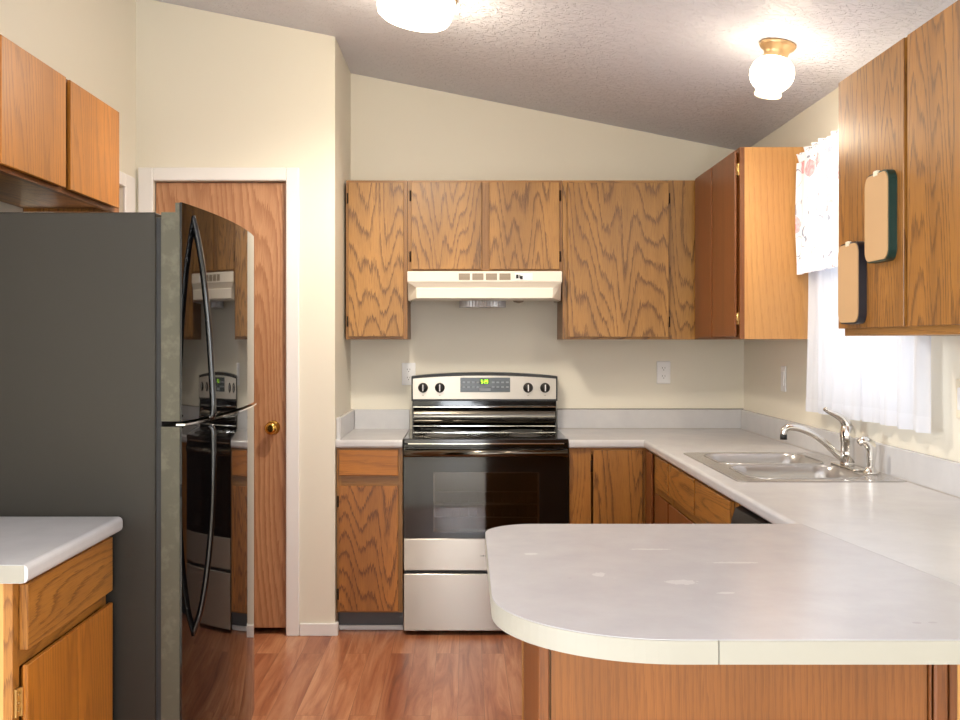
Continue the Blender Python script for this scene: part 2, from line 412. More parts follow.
# ================================================================ THE ROOM
XL, XR, YB, YP = -1.521, 1.455, 5.50, 4.84      # left wall, right wall, back wall, pantry wall
def cz(x): return 2.64 - 0.2*x if x > -2.2 else 3.08 + 0.2*(x + 2.2)
struct('floor', MB().box(-3.62, 1.60, 1.10, 5.62, -0.10, 0.0, grain='y'), 'floor')
struct('floor_dining', MB().box(-3.62, 1.60, -3.15, 1.0995, -0.10, 0.004), 'carpet')
cm = MB(); P_ = [(1.60, cz(1.60)), (-2.2, 3.08), (-3.62, cz(-3.62)), (-3.62, cz(-3.62)+0.1), (-2.2, 3.18), (1.60, cz(1.60)+0.1)]
cm.prism([(a, b+0.001) for a, b in P_], -3.15, 5.62, 'y'); struct('ceiling', cm, 'ceiling')
struct('wall_back', MB().prism([(-0.604, 0), (XR+.145, 0), (XR+.145, cz(XR+.145)), (-0.604, cz(-0.604))], YB, YB+0.12, 'y'), 'wall')
# pantry bump-out: front wall with the door opening and its side return
DX0, DX1, DZ = -1.440, -0.828, 2.095
pw = MB()
pw.prism([(XL-0.12, 0), (DX0, 0), (DX0, cz(DX0)), (XL-0.12, cz(XL-0.12))], YP, YP+0.11, 'y')
pw.prism([(DX1, 0), (-0.604, 0), (-0.604, cz(-0.604)), (DX1, cz(DX1))], YP, YP+0.11, 'y')
pw.prism([(DX0, DZ), (DX1, DZ), (DX1, cz(DX1)), (DX0, cz(DX0))], YP, YP+0.11, 'y')
pw.prism([(-0.714, 0), (-0.604, 0), (-0.604, cz(-0.604)), (-0.714, cz(-0.714))], YP+0.11, YB+0.12, 'y')
pw.box(XL-0.12, XL, YP+.11, YB+.12, 0, 2.94).box(XL, -0.714, YB, YB+.12, 0, 2.78)
struct('wall_pantry', pw, 'wall')
struct('wall_hall', MB().box(-2.30, -2.24, 1.72, YB+.12, 0, 3.05), 'wall')
# right wall with the sink window (window_1) and an added, unseen window for fill light behind the camera (window_4)
W1 = (3.31, 4.20, 1.12, 2.04); W4 = (-1.8, 0.0, 0.9, 2.1)
rt = cz(XR)
rw = MB()
for a, b, c, d in [(-3.0, W4[0], 0, rt), (W4[0], W4[1], 0, W4[2]), (W4[0], W4[1], W4[3], rt), (W4[1], W1[0], 0, rt),
                   (W1[0], W1[1], 0, W1[2]), (W1[0], W1[1], W1[3], rt), (W1[1], YB, 0, rt)]:
    rw.box(XR, XR+0.14, a, b, c, d)
struct('wall_right', rw, 'wall')
# left kitchen wall with the passage door
LD = (3.84, 4.655, 2.04)
lw = MB(); lt = cz(XL)
for a, b, c, d in [(1.6, LD[0], 0, lt), (LD[0], LD[1], LD[2], lt), (LD[1], YP, 0, lt)]: lw.box(XL-0.12, XL, a, b, c, d)
struct('wall_left', lw, 'wall')
struct('wall_dining_return', MB().prism([(-3.5, 0), (XL-0.12, 0), (XL-0.12, cz(XL-0.12)), (-2.2, 3.08), (-3.5, cz(-3.5))], 1.6, 1.72, 'y'), 'wall')
W3 = (-2.0, 0.8, 0.5, 2.2); dl = cz(-3.5)  # opening added out of view to let fill light in
dw = MB()
for a, b, c, d in [(-3.0, W3[0], 0, dl), (W3[0], W3[1], 0, W3[2]), (W3[0], W3[1], W3[3], dl), (W3[1], 1.72, 0, dl)]: dw.box(-3.62, -3.5, a, b, c, d)
struct('wall_dining', dw, 'wall')
W2 = (-0.37, 0.25, 0.14, 2.14)
bw = MB()
bw.prism([(-3.62, 0), (W2[0], 0), (W2[0], cz(W2[0])), (-2.2, 3.08), (-3.62, cz(-3.62))], -3.12, -3.0, 'y')
bw.prism([(W2[1], 0), (XR+.14, 0), (XR+.14, cz(XR+.14)), (W2[1], cz(W2[1]))], -3.12, -3.0, 'y')
bw.prism([(W2[0], W2[3]), (W2[1], W2[3]), (W2[1], cz(W2[1])), (W2[0], cz(W2[0]))], -3.12, -3.0, 'y')
bw.box(W2[0], W2[1], -3.12, -3.0, 0, W2[2]); struct('wall_rear', bw, 'wall')
def window(n, axis, pos, a0, a1, z0, z1, mid=True):
    """white sash in the opening; axis 'x': lies in a wall normal to x"""
    fr = MB(); gl = MB(); t = 0.045
    def bx(m, u0, u1, v0, v1, d0, d1):
        if axis == 'x': m.box(pos+d0, pos+d1, u0, u1, v0, v1)
        else: m.box(u0, u1, pos+d0, pos+d1, v0, v1)
    bx(fr, a0, a0+t, z0, z1, 0, .06); bx(fr, a1-t, a1, z0, z1, 0, .06); bx(fr, a0+t, a1-t, z0, z0+t, 0, .06); bx(fr, a0+t, a1-t, z1-t, z1, 0, .06)
    if mid: m_ = (a0+a1)/2; bx(fr, m_-.02, m_+.02, z0+t, z1-t, 0, .06)
    r = obj('window_%d' % n, fr, 'trim'); r['kind'] = 'structure'
    bx(gl, a0+t, a1-t, z0+t, z1-t, .025, .031)
    sub('pane', gl, 'glass', r, r)
window(1, 'x', XR+0.06, *W1); window(4, 'x', XR+0.06, *W4); window(3, 'x', -3.60, *W3); window(2, 'y', -3.08, *W2, mid=False)  # the dining-side and right rear windows are added, unseen, for fill light
# doors
door = MB().box(DX0+.004, DX1-.004, YP+.02, YP+.055, 0.030, DZ-.004, 0.002)
d1 = obj('door_1', door, 'door_wood'); d1['kind'] = 'structure'
kx, kz = -0.893, 0.957
kb = MB(); kb.lathe([(0.033, 0), (0.031, 0.006), (0.014, 0.009), (0.012, 0.028), (0.020, 0.034), (0.028, 0.046), (0.029, 0.056), (0.024, 0.066), (0.011, 0.070), (0.004, 0.068)], (kx, YP+.02, kz), (0,-1,0))
sub('door_knob', kb, 'brass', d1, d1)
cs = MB(); f = YP-0.016
for a, b, c, d in [(-1.508, DX0, 0, 2.155), (DX1, -0.768, 0, 2.155), (DX0, DX1, DZ, 2.155)]: cs.box(a, b, f, YP, c, d, 0.004)
cs.box(DX0, DX0+.012, YP+.056, YP+.10, 0, DZ); cs.box(DX1-.012, DX1, YP+.056, YP+.10, 0, DZ)
struct('trim_1', cs, 'trim')
d2 = obj('door_2', MB().box(XL-.055, XL-.015, LD[0]+.004, LD[1]-.004, 0.012, LD[2]-.004, 0.002, 'z'), 'door_wood'); d2['kind'] = 'structure'
cs = MB()
for a, b, c, d in [(LD[0]-.13, LD[0], 0, 2.10), (LD[1], LD[1]+.13, 0, 2.10), (LD[0], LD[1], LD[2], 2.10)]: cs.box(XL, XL+0.014, a, b, c, d, 0.004)
struct('trim_2', cs, 'trim')
bb = MB().box(-0.766, -0.590, YP-.014, YP, 0, 0.058, 0.003).box(-0.604, -0.590, YP, YP+0.028, 0, 0.058, 0.003)
struct('baseboard_pantry', bb, 'trim')
# caulked corner bead line where wall meets wall is left to the light; casing round the sink window
cs = MB()
cs.box(XR-0.012, XR, W1[0]+.01, W1[1]-.01, W1[2]-.035, W1[2], .003)
struct('trim_3', cs, 'trim')

# ================================================================ CABINETS
FT = 0.019
def hinge_mb(x, z, s=1):
    m = MB(); m.box(x-0.006, x+0.006, -0.004-FT*0, 0.0, z-0.026, z+0.026, 0.001)
    m.lathe([(0.0045, -0.024), (0.0045, 0.024)], (x, -0.006, z), (0,0,1), 10); return m
def cabinet(name, label, cat, loc, rotz, w, d, h, doors=(), drawers=(), mids=(), rails=(), stile=0.04, rail=0.035, toe=0.0,
            door_mat='oak', frame_mat='oak_frame', side_mat='oak_frame', hinge='bronze', dthick=0.017, group=None, open_top=False, bottom_recess=0.0, stiles=None):
    """front at local y=0 facing -y, left end at x=0, bottom at z=0. doors: (x0,x1,z0,z1,hinge side 'l'/'r'/None, material or None)"""
    r = thing(name, label, cat, loc, rotz, group)
    sl, sr = stiles or (stile, stile)
    fm = MB()
    fm.box(0, sl, 0, FT, toe, h); fm.box(w-sr, w, 0, FT, toe, h)
    fm.box(sl, w-sr, 0, FT, h-rail, h, grain='x'); fm.box(sl, w-sr, 0, FT, toe, toe+rail, grain='x')
    for x0, x1 in mids: fm.box(x0, x1, 0, FT, toe+rail, h-rail)
    for x0, x1, z0, z1 in rails: fm.box(x0, x1, 0, FT, z0, z1, grain='x')
    bd = MB(); e = 0.0015; th = 0.014
    bd.box(0, th, FT, d, toe, h); bd.box(w-th, w, FT, d, toe, h)
    if not open_top: bd.box(th, w-th, FT, d, h-th, h, grain='x')
    bd.box(th, w-th, FT, d, toe+bottom_recess, toe+bottom_recess+th, grain='x')
    bd.box(th, w-th, d-0.008, d, toe+bottom_recess+th, h-th)
    obj('cabinet_body', bd, side_mat, r); obj('face_frame', fm, frame_mat, r)
    if toe: obj('toe_kick', MB().box(0, w, 0.072, 0.086, 0, toe), 'toe', r)
    for dd in doors:
        x0, x1, z0, z1, hs = dd[:5]; mt = dd[5] if len(dd) > 5 and dd[5] else door_mat
        t = MB(); g = 0.010  # slab door, back edge bevelled for a finger pull
        t.faces([(x0+g, -0.001, z0+g), (x1-g, -0.001, z0+g), (x1-g, -0.001, z1-g), (x0+g, -0.001, z1-g),
                 (x0, -0.010, z0), (x1, -0.010, z0), (x1, -0.010, z1), (x0, -0.010, z1),
                 (x0, -dthick+.0015, z0), (x1, -dthick+.0015, z0), (x1, -dthick+.0015, z1), (x0, -dthick+.0015, z1),
                 (x0+.0015, -dthick, z0+.0015), (x1-.0015, -dthick, z0+.0015), (x1-.0015, -dthick, z1-.0015), (x0+.0015, -dthick, z1-.0015)],
                [(0,1,2,3), (0,1,5,4), (1,2,6,5), (2,3,7,6), (3,0,4,7), (4,5,9,8), (5,6,10,9), (6,7,11,10), (7,4,8,11),
                 (8,9,13,12), (9,10,14,13), (10,11,15,14), (11,8,12,15), (12,13,14,15)])
        do = obj('door', t, mt, r)
        if hs:
            hx = x0-0.004 if hs == 'l' else x1+0.004
            for hz in (z0+min(0.075, (z1-z0)*.15), z1-min(0.075, (z1-z0)*.15)): obj('hinge', hinge_mb(hx, hz), hinge, do)
    for dd in drawers:
        x0, x1, z0, z1 = dd[:4]; mt = dd[4] if len(dd) > 4 else door_mat
        obj('drawer_front', MB().box(x0, x1, -dthick, -0.001, z0, z1, 0.0018, grain='x'), mt, r)
    return r
UZ0, UZ1 = 1.365, 2.150; UH = UZ1-UZ0; UY = 5.18; UD = YB-UY-.002
cabinet('wall_cabinet', 'narrow tall single-door oak wall cabinet left of the range hood', 'cabinet', (-0.592, UY, UZ0), 0, 0.303, UD, UH,
        doors=[(0.014, 0.284, 0.014, UH-.014, 'l', 'oak_wild')], stile=.022, rail=.02)
HZ = 1.698
cabinet('wall_cabinet', 'short two-door oak wall cabinet directly above the range hood', 'cabinet', (-0.287, UY, HZ), 0, 0.762, UD, UZ1-HZ,
        doors=[(0.018, 0.364, 0.012, UZ1-HZ-.012, 'l', 'oak_wild'), (0.402, 0.746, 0.012, UZ1-HZ-.012, 'r', 'oak_wild')], mids=[(.36, .405)], stile=.025, rail=.02)
cabinet('wall_cabinet', 'wide oak wall cabinet right of the hood with bold wavy grain, running into the corner', 'cabinet', (0.477, UY, UZ0), 0, XR-0.477-.002, UD, UH,
        doors=[(0.022, 0.520, 0.012, UH-.014, 'r', 'oak_wild')], mids=[], stiles=(.03, .455), rail=.02, frame_mat='oak_wild')
# far right upper on the window wall, faces -x
RX = 1.127
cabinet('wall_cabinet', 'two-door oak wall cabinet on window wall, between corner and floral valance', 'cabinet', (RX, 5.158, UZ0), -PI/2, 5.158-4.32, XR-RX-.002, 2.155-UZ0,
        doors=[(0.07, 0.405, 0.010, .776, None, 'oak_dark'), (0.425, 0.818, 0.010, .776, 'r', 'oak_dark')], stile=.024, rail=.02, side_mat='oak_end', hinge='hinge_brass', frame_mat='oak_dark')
# near right upper
NX = 1.160
cabinet('wall_cabinet', 'big near oak wall cabinet at right edge, with two tan pads on its door', 'cabinet', (NX, 3.215, 1.372), -PI/2, 1.0, XR-NX-.002, 0.785,
        doors=[(0.0, 0.479, 0.022, 0.775, None, 'oak_brown'), (0.502, 0.985, 0.022, 0.775, None, 'oak_brown')], stile=.03, rail=.024, dthick=.02, frame_mat='oak_frame')
# left upper above fridge, faces +x
cabinet('wall_cabinet', 'honey oak wall cabinet on the left wall above the dark refrigerator', 'cabinet', (-1.210, 2.660, 1.800), PI/2, 0.955, 0.309, 0.350,
        doors=[(0.03, 0.465, 0.012, 0.342, None, 'oak_honey'), (0.50, 0.945, 0.012, 0.342, None, 'oak_honey')], stile=.03, rail=.022, frame_mat='oak_dark', side_mat='oak', dthick=.02, bottom_recess=.012)
# ---- base cabinets
CT = 0.900; CB = 0.862
BY = 4.872
nb = cabinet('base_cabinet', 'narrow oak base cabinet left of the range with one drawer and one door', 'cabinet', (-0.600, BY, 0), 0, 0.306, YB-BY-.002, CB,
        doors=[(0.012, 0.286, 0.108, 0.688, 'l', 'oak_cathedral')], drawers=[(0.012, 0.286, 0.735, 0.853, 'oak_honey')], rails=[(.022, .284, .685, .74)], stile=.022, rail=.03, toe=.098, door_mat='oak')
obj('shoe_moulding', MB().box(0.002, 0.304, 0.058, 0.0715, 0, 0.022, .003), 'trim', nb)
cabinet('base_cabinet', 'oak corner base cabinet right of the range, single door beside wide stile', 'cabinet', (0.480, BY, 0), 0, XR-0.480-.004, YB-BY-.002, CB,
        doors=[(0.108, 0.337, 0.108, 0.852, 'l', 'oak_brown')], stiles=(.10, .63), rail=.03, toe=.098, frame_mat='oak')
BX = 0.845
def by(y): return 4.85 - y
cabinet('base_cabinet', 'narrow oak base cabinet on window side between the corner and sink cabinet', 'cabinet', (BX, 4.85, 0), -PI/2, 0.552, XR-BX-.002, CB,
        doors=[(0.012, 0.155, 0.108, 0.852, None, 'oak_dark'), (0.245, 0.535, 0.108, 0.690, None, 'oak_dark')], drawers=[(0.245, 0.535, 0.722, 0.852, 'oak_brown')],
        mids=[(.14, .255)], rails=[(.25, .53, .685, .73)], stile=.022, rail=.03, toe=.098)
cabinet('base_cabinet', 'oak sink base cabinet below the steel sink, with two false drawer fronts', 'cabinet', (BX, 4.296, 0), -PI/2, 1.045, XR-BX-.002, CB,
        doors=[(0.006, 0.478, 0.108, 0.690, None, 'oak_dark'), (0.498, 0.998, 0.108, 0.690, None, 'oak_dark')], drawers=[(0.006, 0.478, 0.722, 0.852, 'oak_brown'), (0.498, 0.998, 0.722, 0.852, 'oak_brown')],
        mids=[(.465, .51)], rails=[(.03, 1.0, .685, .73)], stiles=(.022, .06), rail=.03, toe=.098, open_top=True)
# left front base
lc = cabinet('base_cabinet', 'honey oak base cabinet in the left foreground against the refrigerator side', 'cabinet', (-0.935, 2.165, 0), PI/2, 0.560, 0.583, CB,
        doors=[(0.028, 0.555, 0.108, 0.679, None, 'oak_honey')], drawers=[(0.028, 0.555, 0.710, 0.849, 'oak')], rails=[(.03, .53, .675, .715)], stile=.032, rail=.03, toe=.098, frame_mat='oak', side_mat='oak_light', dthick=.02)
hm = MB().box(0.006, 0.024, -.006, 0, .575, .635, .001).box(.020, .028, -.012, -.004, .575, .635, .001)
for z in (.588, .605, .622): hm.lathe([(0.0032, 0), (0.0025, .003)], (.013, -.006, z), (0,-1,0), 8)
obj('hinge', hm, 'hinge_brass', [c for c in lc.children if c.name.startswith('door')][0])

# ================================================================ PENINSULA BASE
pb = thing('peninsula_cabinet', 'oak panelled base under the rounded peninsula counter in the foreground', 'cabinet', (0.8, 2.3, 0))
px0, px1, py0, py1 = 0.138, XR-.004, 2.0, 2.598
m = MB().box(px0+.012, px1, py0+.012, py1, 0.0, CB-.002); part('cabinet_body', m, 'oak_frame', pb)
m = MB().box(px0+.024, .878, py0, py0+.012, 0, CB-.002); part('back_panel', m, 'oak_straight', pb)
m = MB().box(.936, px1, py0, py0+.012, 0, CB-.002); part('back_panel', m, 'oak_light', pb)
m = MB().box(px0, px0+.020, py0-.006, py0+.012, 0, CB-.002, .002).box(px0, px0+.012, py0+.012, py0+.055, 0, CB-.002, .001); part('corner_stile', m, 'oak_dark', pb)
m = MB().box(px0+.002, px0+.012, py0+.055, py1-.04, 0, CB-.002); part('side_panel', m, 'oak_dark', pb)
m = MB().box(px0, px0+.012, py1-.04, py1, 0, CB-.002, .001); part('corner_stile', m, 'oak_frame', pb)
m = MB().box(.880, .884, py0-.006, py0+.012, 0, CB-.002).box(.888, .914, py0-.012, py0+.012, 0, CB-.002, .004).box(.918, .934, py0-.006, py0+.012, 0, CB-.002, .002); part('trim_moulding', m, 'oak_dark', pb)

# ================================================================ COUNTERTOPS
def arc(cx, cy, r, a0, a1, n=14):
    return [(cx + r*math.cos(math.radians(a0+(a1-a0)*i/n)), cy + r*math.sin(math.radians(a0+(a1-a0)*i/n))) for i in range(n+1)]
SX = 0.046; YN, YF = 1.602, 2.620
rn, rf = 0.285, 0.125
def pen(off):
    return ([(0.836-off*0, YF-off)] + arc(SX+rf, YF-rf, rf-off, 90, 180) + arc(SX+rn, YN+rn, rn-off, 180, 270, 24) + [(0.962, YN+off)])
pt = thing('peninsula_countertop', 'large grey-white laminate peninsula countertop with rounded left end in the foreground', 'countertop', (0.5, 2.1, CB))
part('top_sheet', MB().prism(pen(0.0), CT-.0012, CT, 'z', grain='x'), 'laminate_pen', pt)
# edge band in two lengths that meet at a butt joint
poly = pen(0.0); ji = 0.386
left = [p for p in poly[1:-1]] + [(ji-.0008, YN)]
def band(pts, t=0.006):
    m = MB(); n = len(pts); vs_ = []
    for i, (x, y) in enumerate(pts):
        a = Vector(pts[max(i-1, 0)]); b = Vector(pts[min(i+1, n-1)]); d = (b-a).normalized(); nn = Vector((-d.y, d.x))  # inward
        vs_ += [(x, y, CB), (x, y, CT-.0020), (x+nn.x*t, y+nn.y*t, CT-.0020), (x+nn.x*t, y+nn.y*t, CB)]
    fs = []
    for i in range(n-1):
        a, b = 4*i, 4*i+4
        for k in range(4): fs.append((a+k, a+(k+1) % 4, b+(k+1) % 4, b+k))
    fs += [(0,1,2,3), (4*n-4, 4*n-3, 4*n-2, 4*n-1)]
    m.faces(vs_, fs); return m
part('edge_band', band(left), 'laminate_edge', pt)
part('edge_band', band([(ji+.0008, YN), (0.96, YN)]), 'laminate_edge', pt)
part('substrate', MB().prism(pen(0.0065), CB+.001, CT-.0014, 'z'), 'line', pt)

# right run + corner (L) with the sink cut-out, drawn as cells so that the hole stays open
def slab_cells(xs, ys, inside, z0, z1, nose=None, warp=None, bev=.012):
    t = bmesh.new(); vs_ = {}
    def V(i, j):
        if (i, j) not in vs_:
            x, y = xs[i], ys[j]
            if warp: x, y = warp(x, y)
            vs_[(i, j)] = t.verts.new((x, y, z0))
        return vs_[(i, j)]
    fs = []
    for i in range(len(xs)-1):
        for j in range(len(ys)-1):
            if inside((xs[i]+xs[i+1])/2, (ys[j]+ys[j+1])/2): fs.append(t.faces.new((V(i,j), V(i+1,j), V(i+1,j+1), V(i,j+1))))
    g = bmesh.ops.extrude_face_region(t, geom=fs)
    for v in [v for v in g['geom'] if isinstance(v, bmesh.types.BMVert)]: v.co.z = z1
    bmesh.ops.recalc_face_normals(t, faces=list(t.faces))
    if nose:
        es = [e for e in t.edges if all(abs(v.co.z-z1) < 1e-6 or abs(v.co.z-z0) < 1e-6 for v in e.verts) and abs(e.verts[0].co.z-e.verts[1].co.z) < 1e-6 and nose(e.verts[0].co, e.verts[1].co)]
        bmesh.ops.bevel(t, geom=es, offset=bev, segments=4, profile=0.5, affect='EDGES')
    m = MB(); m._add(t, 'x'); return m
NXr = 0.820; NYb = 4.85
SK = (0.900, 1.390, 3.415, 4.255)      # sink hole
xs = [0.476, NXr, 0.836, SK[0], SK[1], XR-.021]; ys = [1.602, 2.621, SK[2], SK[3], NYb, YB-.021]
def ins(x, y):
    if y > NYb: return True
    if y < 2.621: return x > 0.83
    if x < NXr: return False
    return not (SK[0] < x < SK[1] and SK[2] < y < SK[3])
def warp(x, y):
    if abs(x-0.836) < 1e-6 and y < 2: return (0.963, y)
    if abs(x-0.836) < 1e-6: return (0.8365, y)
    if abs(x-0.900) < 1e-6 and y < 2: return (1.02, y)
    return (x, y)
def nose(a, b):
    return (abs(a.x-NXr) < 1e-4 and abs(b.x-NXr) < 1e-4 and min(a.y, b.y) > 2.6 and max(a.y, b.y) <= NYb+1e-4) or (abs(a.y-NYb) < 1e-4 and abs(b.y-NYb) < 1e-4 and max(a.x, b.x) <= NXr+1e-4)
ct = thing('sink_countertop', 'grey-white laminate countertop turning the corner from the range past the sink', 'countertop', (1.1, 4.4, CB))
part('worktop', slab_cells(xs, ys, ins, CB, CT, nose, warp), 'laminate', ct)
bs = MB().box(0.476, XR-.001, YB-.021, YB-.001, CT-.03, 1.000, .003).box(XR-.021, XR-.001, 1.602, YB-.0215, CT-.03, 1.000, .003)
part('backsplash', bs, 'laminate', ct)
part('caulk_joint', MB().box(0.478, XR-.023, YB-.0235, YB-.021, CT, CT+.003).box(XR-.0235, XR-.021, 1.7, YB-.024, CT, CT+.003), 'seam', ct)
part('caulk_joint', MB().box(0.476, XR-.002, YB-.004, YB-.001, 1.0, 1.004), 'line', ct)
# small piece left of the range
c2 = thing('range_side_countertop', 'small grey-white laminate countertop between the range and the pantry wall', 'countertop', (-0.45, 5.1, CB))
part('worktop', slab_cells([-0.603, -0.294], [NYb, YB-.021], lambda x, y: True, CB, CT, lambda a, b: abs(a.y-NYb) < 1e-4 and abs(b.y-NYb) < 1e-4), 'laminate', c2)
part('backsplash', MB().box(-0.582, -0.294, YB-.021, YB-.001, CT-.03, 1.0, .003).box(-0.603, -0.583, NYb+.03, YB-.001, CT-.03, 1.0, .003), 'laminate', c2)
# left foreground
c3 = thing('left_countertop', 'white laminate countertop piece on honey oak cabinet in the left foreground', 'countertop', (-1.2, 2.4, CB))
part('worktop', slab_cells([XL+.001, -0.892], [2.138, 2.728], lambda x, y: True, CB, CT,
     lambda a, b: (abs(a.x+.892) < 1e-4 and abs(b.x+.892) < 1e-4), bev=.012), 'laminate', c3)
part('end_cap', MB().box(XL+.001, -0.900, 2.1365, 2.138, CB+.001, CT-.001), 'laminate_edge', c3)

# ================================================================ SINK, FAUCET
sk = thing('kitchen_sink', 'double-bowl stainless steel drop-in sink in the right countertop', 'sink', (1.14, 3.83, CT))
def rrect(x0, x1, y0, y1, r, n=6):
    return arc(x1-r, y1-r, r, 0, 90, n) + arc(x0+r, y1-r, r, 90, 180, n) + arc(x0+r, y0+r, r, 180, 270, n) + arc(x1-r, y0+r, r, 270, 360, n)
def bowl(x0, x1, y0, y1, zt, zb):
    m = MB(); rings = []
    for (ins_, z, r) in [(0, zt, .07), (.004, zt-.006, .07), (.010, zt-.03, .068), (.018, zb+.03, .07), (.03, zb+.008, .06), (.06, zb, .04)]:
        rings.append([(x, y, z) for x, y in rrect(x0+ins_, x1-ins_, y0+ins_, y1-ins_, r)])
    n = len(rings[0]); v = [p for r in rings for p in r]; fs = []
    for a in range(len(rings)-1):
        for k in range(n): fs.append((a*n+k, a*n+(k+1) % n, (a+1)*n+(k+1) % n, (a+1)*n+k))
    fs.append(tuple(range((len(rings)-1)*n, len(rings)*n)))
    m.faces(v, fs, smooth=True); return m
B1 = (0.945, 1.330, 3.860, 4.205); B2 = (0.945, 1.330, 3.455, 3.810)
RZ = CT+.004
rim = bmesh.new()
outer = rrect(0.882, 1.428, 3.392, 4.270, .022, 5)
h1 = rrect(*B1, .07); h2 = rrect(*B2, .07)
edges = []
for loop in (outer, h1, h2):
    vv = [rim.verts.new((x, y, RZ)) for x, y in loop]
    edges += [rim.edges.new((vv[i], vv[(i+1) % len(vv)])) for i in range(len(vv))]
bmesh.ops.triangle_fill(rim, edges=edges, use_beauty=True, normal=(0,0,1))
rm = MB(); rm._add(rim)
n = len(outer); ov = [(x, y, RZ) for x, y in outer] + [(x+(.003 if x > 1.1 else -.003), y+(.003 if y > 3.8 else -.003), CT+.0004) for x, y in outer]
rm.faces(ov, [(i, (i+1) % n, n+(i+1) % n, n+i) for i in range(n)])
part('rim', rm, 'sink_steel', sk)
for B in (B1, B2):
    bo = part('bowl', bowl(*B, RZ, 0.735), 'sink_steel', sk)
    cx, cy = (B[0]+B[1])/2, (B[2]+B[3])/2
    dr = MB().lathe([(0.045, 0.0005), (0.040, .003), (.028, .001), (.004, .0015)], (cx, cy, 0.735), n=20)
    sub('drain', dr, 'chrome', bo, sk)
rl = MB()
for B in (B1, B2):   # rolled bead round each bowl
    L = rrect(B[0]-.004, B[1]+.004, B[2]-.004, B[3]+.004, .074)
    rl.tube([(x, y, RZ+.0005) for x, y in L+[L[0]]], .0028, 6)
part('bead', rl, 'sink_steel', sk)
fx, fy = 1.366, 3.76
fa = thing('kitchen_faucet', 'chrome single-lever kitchen faucet with swung-out spout behind the sink', 'faucet', (fx, fy, RZ))
m = MB().prism(rrect(fx-.024, fx+.024, fy-.125, fy+.125, .022), RZ+.0006, RZ+.008, 'z', .003, smooth=False).lathe([(0.024, .006), (.0255, .014), (.025, .018)], (fx, fy, RZ)); part('deck_plate', m, 'chrome', fa)
m = MB().lathe([(.025, .012), (.0245, .05), (.0235, .09), (.0255, .094), (.027, .11), (.027, .125), (.022, .146), (.012, .158), (.003, .162)], (fx, fy, RZ)); part('faucet_body', m, 'chrome', fa)
lv = smooth_path([(fx, fy, RZ+.142), (fx-.010, fy, RZ+.165), (fx-.024, fy+.0, RZ+.178), (fx-.045, fy+.0, RZ+.190), (fx-.070, fy+.0, RZ+.202), (fx-.082, fy, RZ+.212)])
m = MB().tube(lv, [.016 - .0105*i/(len(lv)-1)+.0015*(i > len(lv)-5) for i in range(len(lv))], 12, 1.3); part('lever', m, 'chrome', fa)
sp = smooth_path([(fx-.014, fy, RZ+.030), (fx-.045, fy+.0, RZ+.055), (fx-.085, fy+.0, RZ+.092), (fx-.13, fy+.0, RZ+.122), (fx-.175, fy+.0, RZ+.140), (fx-.208, fy, RZ+.143), (fx-.226, fy, RZ+.134), (fx-.229, fy, RZ+.118)])
so = part('spout', MB().tube(sp, [.0135]*6+[.012]*(len(sp)-6), 14), 'chrome', fa)
sub('aerator', MB().lathe([(.0125, 0), (.0125, .018)], (fx-.229, fy, RZ+.100)), 'black', so, fa)
sx_, sy_ = 1.378, 3.575
sr = thing('sink_sprayer', 'small chrome side sprayer standing on the sink rim beside the faucet', 'sprayer', (sx_, sy_, RZ))
part('base', MB().lathe([(.027, 0), (.025, .008), (.018, .016), (.015, .024)], (sx_, sy_, RZ)), 'chrome', sr)
pth = smooth_path([(sx_, sy_, RZ+.020), (sx_+.002, sy_, RZ+.055), (sx_+.002, sy_, RZ+.085), (sx_-.008, sy_, RZ+.105), (sx_-.026, sy_, RZ+.112), (sx_-.040, sy_, RZ+.104)])
part('spray_head', MB().tube(pth, [.012+.006*math.sin(PI*i/(len(pth)-1)) for i in range(len(pth))], 12), 'chrome', sr)

# ================================================================ RANGE
rg = thing('range', 'stainless and black electric range with oven between the base cabinets', 'stove', (0.0925, 5.15, 0))
a0, a1 = -0.288, 0.473
part('range_body', MB().box(a0+.004, a0+.02, 4.885, 5.47, 0.03, CT-.006).box(a1-.02, a1-.004, 4.885, 5.47, 0.03, CT-.006)
     .box(a0+.02, a1-.02, 5.44, 5.47, .03, CT-.006).box(a0+.02, a1-.02, 4.885, 5.44, .03, .05), 'black', rg)
for fx_ in (a0+.06, a1-.06):
    for fy_ in (4.93, 5.42): part('levelling_foot', MB().lathe([(.018, 0), (.018, .012), (.008, .014), (.008, .032)], (fx_, fy_, 0), n=14), 'black', rg)
part('cooktop', MB().box(a0, a1, 4.845, 5.40, CT-.018, CT+.006, .004, seg=2), 'black_glass', rg)
for bx_, by_, br_ in ((a0+.19, 5.02, .098), (a1-.19, 5.02, .075), (a0+.19, 5.27, .075), (a1-.19, 5.27, .098)):
    part('burner_ring', MB().lathe([(br_, 0), (br_+.002, .0004), (br_-.002, .0006)], (bx_, by_, CT+.006), n=40), 'ring', rg)
part('front_trim', MB().box(a0+.02, a1-.02, 4.842, 4.846, CT-.020, CT-.014, .001), 'chrome', rg)
part('front_trim', MB().box(a0+.002, a1-.002, 4.848, 4.886, .868, CT-.020), 'black_gloss', rg)
